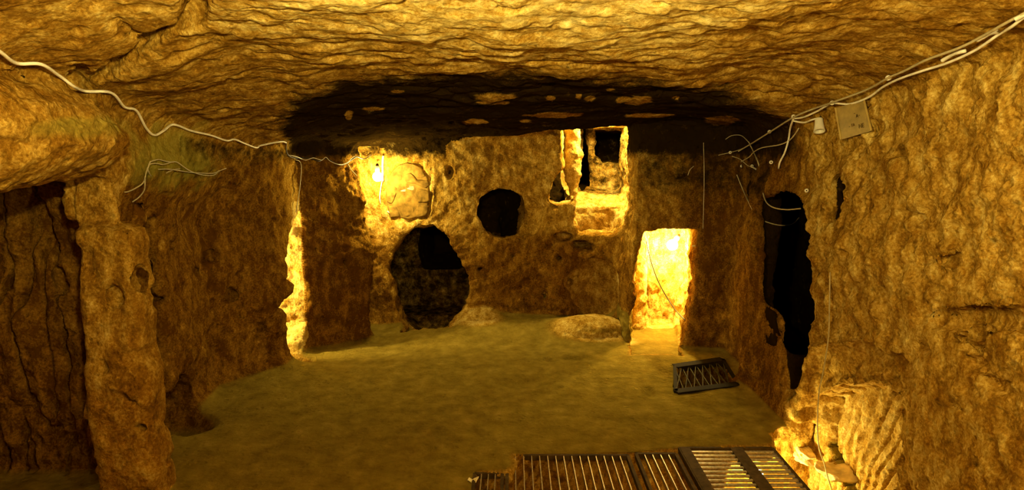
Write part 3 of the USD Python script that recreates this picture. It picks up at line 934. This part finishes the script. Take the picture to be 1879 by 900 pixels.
# ------------------------------------------------------------------ cables
cable("power_cable", [(-40, 70), (0, 95), (30, 116), (75, 118), (110, 140), (150, 166), (203, 170), (228, 196), (250, 203), (268, 235), (283, 248), (300, 240), (313, 230), (325, 230), (350, 240), (385, 248), (415, 258), (430, 256), (450, 264), (470, 271), (480, 267), (515, 260), (525, 262)], 0.0072, "white_cable",
      "thick white cable winding along the top of the left wall")
cable("power_cable", [(525, 262), (526, 280), (535, 289), (550, 290), (570, 291), (585, 296), (593, 292), (600, 291), (615, 300), (628, 303), (640, 297), (655, 288), (668, 292), (682, 284)], 0.005, "black_cable",
      "thin dark cable running under the ceiling to the glowing bulb")
cable("power_cable", [(530, 285), (545, 288), (560, 294), (575, 290), (590, 294), (598, 289), (606, 296), (622, 302), (637, 299), (645, 291), (652, 287), (665, 292)], 0.0035, "white_cable",
      "thin white cable twisted round the dark one left of the glowing bulb", off=0.02)
cable("power_cable", [(637, 299), (645, 312), (655, 323)], 0.0035, "grey_cable", "short cable end hanging left of the glowing bulb")
cable("power_cable", [(541, 293), (550, 297), (553, 310), (550, 345), (546, 372), (543, 390)], 0.004, "grey_cable", "thin cable hanging down to the bright slit in the left wall")
cable("conduit", [(703, 286), (702, 300), (702, 333)], 0.011, "white_plastic", "white conduit beside the walled-up arch", "conduit", off=0.02)
cable("power_cable", [(701, 332), (698, 350), (697, 366), (701, 380), (710, 387), (718, 394)], 0.006, "white_cable", "white cable below the conduit beside the walled-up arch", off=0.016)
wires = [([(276, 296), (268, 318), (263, 335), (250, 345), (235, 352), (228, 353)], "lowest left strand of the wire tuft under the left cable"),
         ([(266, 328), (265, 348), (256, 361), (243, 371)], "strand hanging straight down from the wire tuft"),
         ([(270, 308), (276, 322), (285, 326), (300, 320), (318, 312), (330, 310)], "strand of the wire tuft curling up to the right"),
         ([(272, 302), (285, 300), (300, 302), (318, 297), (328, 300), (345, 312), (365, 320), (390, 322), (403, 314), (415, 309)], "longest strand of the wire tuft arching to the right"),
         ([(290, 311), (312, 311), (345, 316), (370, 318), (392, 318), (403, 313)], "strand of the wire tuft just above the longest one"),
         ([(276, 297), (290, 293), (303, 296), (318, 298)], "short top strand of the wire tuft")]
for px, lab in wires:
    cable("loose_wire", px, 0.0038, "grey_cable", lab, "wire")
cable("power_cable", [(1910, 8), (1879, 25), (1850, 40), (1800, 68), (1760, 88), (1700, 110), (1660, 130), (1630, 143), (1590, 165), (1525, 189), (1490, 201), (1455, 216), (1412, 243), (1380, 263), (1355, 278)], 0.006, "grey_cable",
      "upper of two cables along the top of the right wall")
cable("power_cable", [(1910, 16), (1879, 32), (1855, 50), (1830, 65), (1790, 92), (1740, 115), (1690, 131), (1650, 145), (1620, 160), (1595, 178), (1560, 191), (1527, 190), (1500, 204), (1475, 215), (1455, 218)], 0.0062, "white_cable",
      "lower of two cables along the top of the right wall")
for px, lab in [([(1862, 36), (1879, 27), (1900, 18)], "pale cable sleeve in the top right corner"), ([(1794, 74), (1815, 62), (1832, 58)], "pale cable sleeve second from the top right corner"), ([(1728, 112), (1750, 99), (1772, 93)], "pale cable sleeve third from the top right corner")]:
    cable("cable_sleeve", px, 0.009, "white_plastic", lab, "cable sleeve", off=0.02)
cable("power_cable", [(1456, 217), (1450, 236), (1447, 256), (1440, 280), (1431, 298), (1427, 312), (1412, 317), (1396, 315), (1378, 305)], 0.0068, "white_cable",
      "thick white cable dropping in a hook above the black doorway", off=0.03)
cable("power_cable", [(1455, 222), (1475, 225), (1490, 220), (1502, 217)], 0.006, "white_cable", "white cable leading to the small white spotlight", off=0.03)
cable("power_cable", [(1466, 235), (1459, 246), (1448, 258), (1430, 266), (1400, 271), (1385, 278), (1375, 288), (1360, 297)], 0.005, "grey_cable", "thin cable crossing behind the hooked cable")
cable("power_cable", [(1374, 261), (1389, 293), (1396, 319), (1402, 362), (1415, 379), (1441, 385), (1469, 383)], 0.005, "grey_cable", "upper of two cables slung across the black doorway", hang=True, off=0.03)
cable("power_cable", [(1352, 321), (1368, 359), (1386, 394), (1398, 404), (1421, 412), (1441, 414), (1456, 410), (1466, 400)], 0.005, "grey_cable", "lower of two cables slung across the black doorway", hang=True, off=0.03)
cable("loose_wire", [(1331, 256), (1343, 249), (1360, 249), (1374, 261)], 0.004, "grey_cable", "wire looping over the dark corner above the right pillar", "wire")
cable("loose_wire", [(1318, 285), (1340, 280), (1357, 275), (1376, 266)], 0.004, "grey_cable", "wire running left into the dark corner above the right pillar", "wire")
cable("loose_wire", [(1343, 287), (1357, 292), (1372, 304), (1380, 306)], 0.004, "grey_cable", "wire between the two insulators above the right pillar", "wire")
cable("loose_wire", [(1262, 322), (1266, 312), (1273, 305)], 0.004, "grey_cable", "short wire end in the sooty rock above the lit doorway", "wire")
cable("power_cable", [(1523, 500), (1522, 560), (1520, 620), (1511, 680), (1503, 720), (1500, 780), (1503, 822), (1512, 850), (1520, 880), (1530, 912)], 0.004, "grey_cable", "thin cable hanging down right wall across the chiselled recess", hang=True, off=0.03)
cable("power_cable", [(1178, 441), (1175, 434), (1179, 413), (1186, 409), (1210, 410), (1232, 412), (1278, 415)], 0.006, "white_cable", "white cable along the lintel of the lit doorway", off=0.02)
cable("power_cable", [(1270, 452), (1281, 450), (1288, 440), (1290, 425)], 0.007, "grey_cable", "short hooked cable at upper right of the lit doorway", off=0.02)
cable("power_cable", [(1186, 443), (1194, 478), (1205, 510), (1220, 540), (1240, 570), (1257, 588)], 0.006, "black_cable", "dark cable slanting down inside the lit doorway", off=0.03)
cable("power_cable", [(1291, 262), (1292, 330), (1290, 420)], 0.004, "grey_cable", "thin vertical cable on the right of the lit doorway")

for (u0, v0), lab in [((1340, 280), "leftmost white insulator above right pillar"), ((1361, 305), "white insulator at the lower left of the cable knot"), ((1380, 305), "white insulator where the hooked cable ends"), ((1415, 298), "white insulator inside the bend of the hooked cable"),
                      ((1480, 350), "lone white insulator beside the arched wall niche"), ((1412, 242), "cable clip left of the hooked cable on upper cable"), ((1456, 214), "cable clip where the hooked cable starts"), ((1527, 189), "cable clip above the faded sign"), ((1630, 143), "cable clip right of the faded sign")]:
    c = at(u0, v0, 0.02)
    t = thing("cable_clip", lab, "cable clip", c)
    dr = (EYE - c) / np.linalg.norm(EYE - c)
    obj("body", tube([c - dr * 0.02, c, c + dr * 0.012, c + dr * 0.016], [0.014, 0.015, 0.013, 0.008], 12), "white_plastic", t, loc=c)
    obj("nail", tube([c + dr * 0.012, c + dr * 0.021], [0.004, 0.005], 8), "dark_iron", t, loc=c)

# small white spotlight under the right-hand cables
c = at(1503, 228, 0.05)
t = thing("spotlight", "small white cylindrical spotlight under the cables on right wall", "lamp", c)
ax = np.array([-0.12, -0.45, -0.88])
prof = np.array([(0.0, -0.045), (0.012, -0.045), (0.024, -0.035), (0.026, -0.01), (0.031, 0.03), (0.035, 0.047), (0.035, 0.052), (0.029, 0.052), (0.025, 0.02), (0.012, 0.0), (0.0, -0.002)])
m = trimesh.creation.revolve(prof, sections=28)
m.apply_transform(trimesh.geometry.align_vectors([0, 0, 1], ax / np.linalg.norm(ax)))
m.apply_translation(c)
obj("housing", m, "white_plastic", t, smooth=40, loc=c)
dr = ax / np.linalg.norm(ax)
obj("lens", tube([c + dr * 0.012, c + dr * 0.018], [0.022, 0.021], 20), "black_cable", t, loc=c)
obj("bracket", tube([c - dr * 0.04, c - dr * 0.05 + [0.02, 0.01, 0.01], c + [0.07, 0.02, 0.05]], 0.007, 8), "dark_iron", t, loc=c)

# faded sign plate high on the right wall
P4 = [at(u0, v0, 0.0) for u0, v0 in ((1547, 198), (1589, 184), (1606, 240), (1558, 256))]
base = np.mean(P4, 0)
nrm = np.array([-0.97, -0.2, -0.02]); nrm /= np.linalg.norm(nrm)
dmin = max((p - base) @ nrm for p in P4) + 0.012
P4 = [p - nrm * ((p - base) @ nrm - dmin) for p in P4]
t = thing("wall_sign", "faded translucent sign plate with dark lettering on right wall", "sign", base)
obj("plate", trimesh.convex.convex_hull(np.array(P4 + [p - nrm * 0.006 for p in P4])), "plate", t, smooth=False, loc=base)
for a, b in ((P4[0], P4[3]), (P4[1], P4[2])):
    obj("edge_strip", tube([a + nrm * 0.001, b + nrm * 0.001], 0.006, 8), "plate_rim", t, loc=base)
ex = (P4[1] - P4[0] + P4[2] - P4[3]); ex /= np.linalg.norm(ex)
ey = np.cross(nrm, ex); ey = ey if ey[2] > 0 else -ey
for (u0, v0), txt, hh in [((1566, 212), "-", 0.022), ((1571, 216), "A-", 0.018), ((1557, 236), "-", 0.02), ((1562, 233), "TA", 0.016), ((1576, 236), "HE", 0.024)]:
    dd = ray(u0, v0)
    o = EYE + dd * (((P4[0] - EYE) @ nrm) / (dd @ nrm)) + nrm * 0.0005
    m = meshkit.text_mesh(txt, hh, 0.0015)
    R = np.eye(4); R[:3, 0], R[:3, 1], R[:3, 2], R[:3, 3] = ex, ey, nrm, o
    if np.linalg.det(R[:3, :3]) < 0:
        R[:3, 0] = -R[:3, 0]
    m.apply_transform(R)
    obj("lettering", m, "ink", t, smooth=False, loc=base)
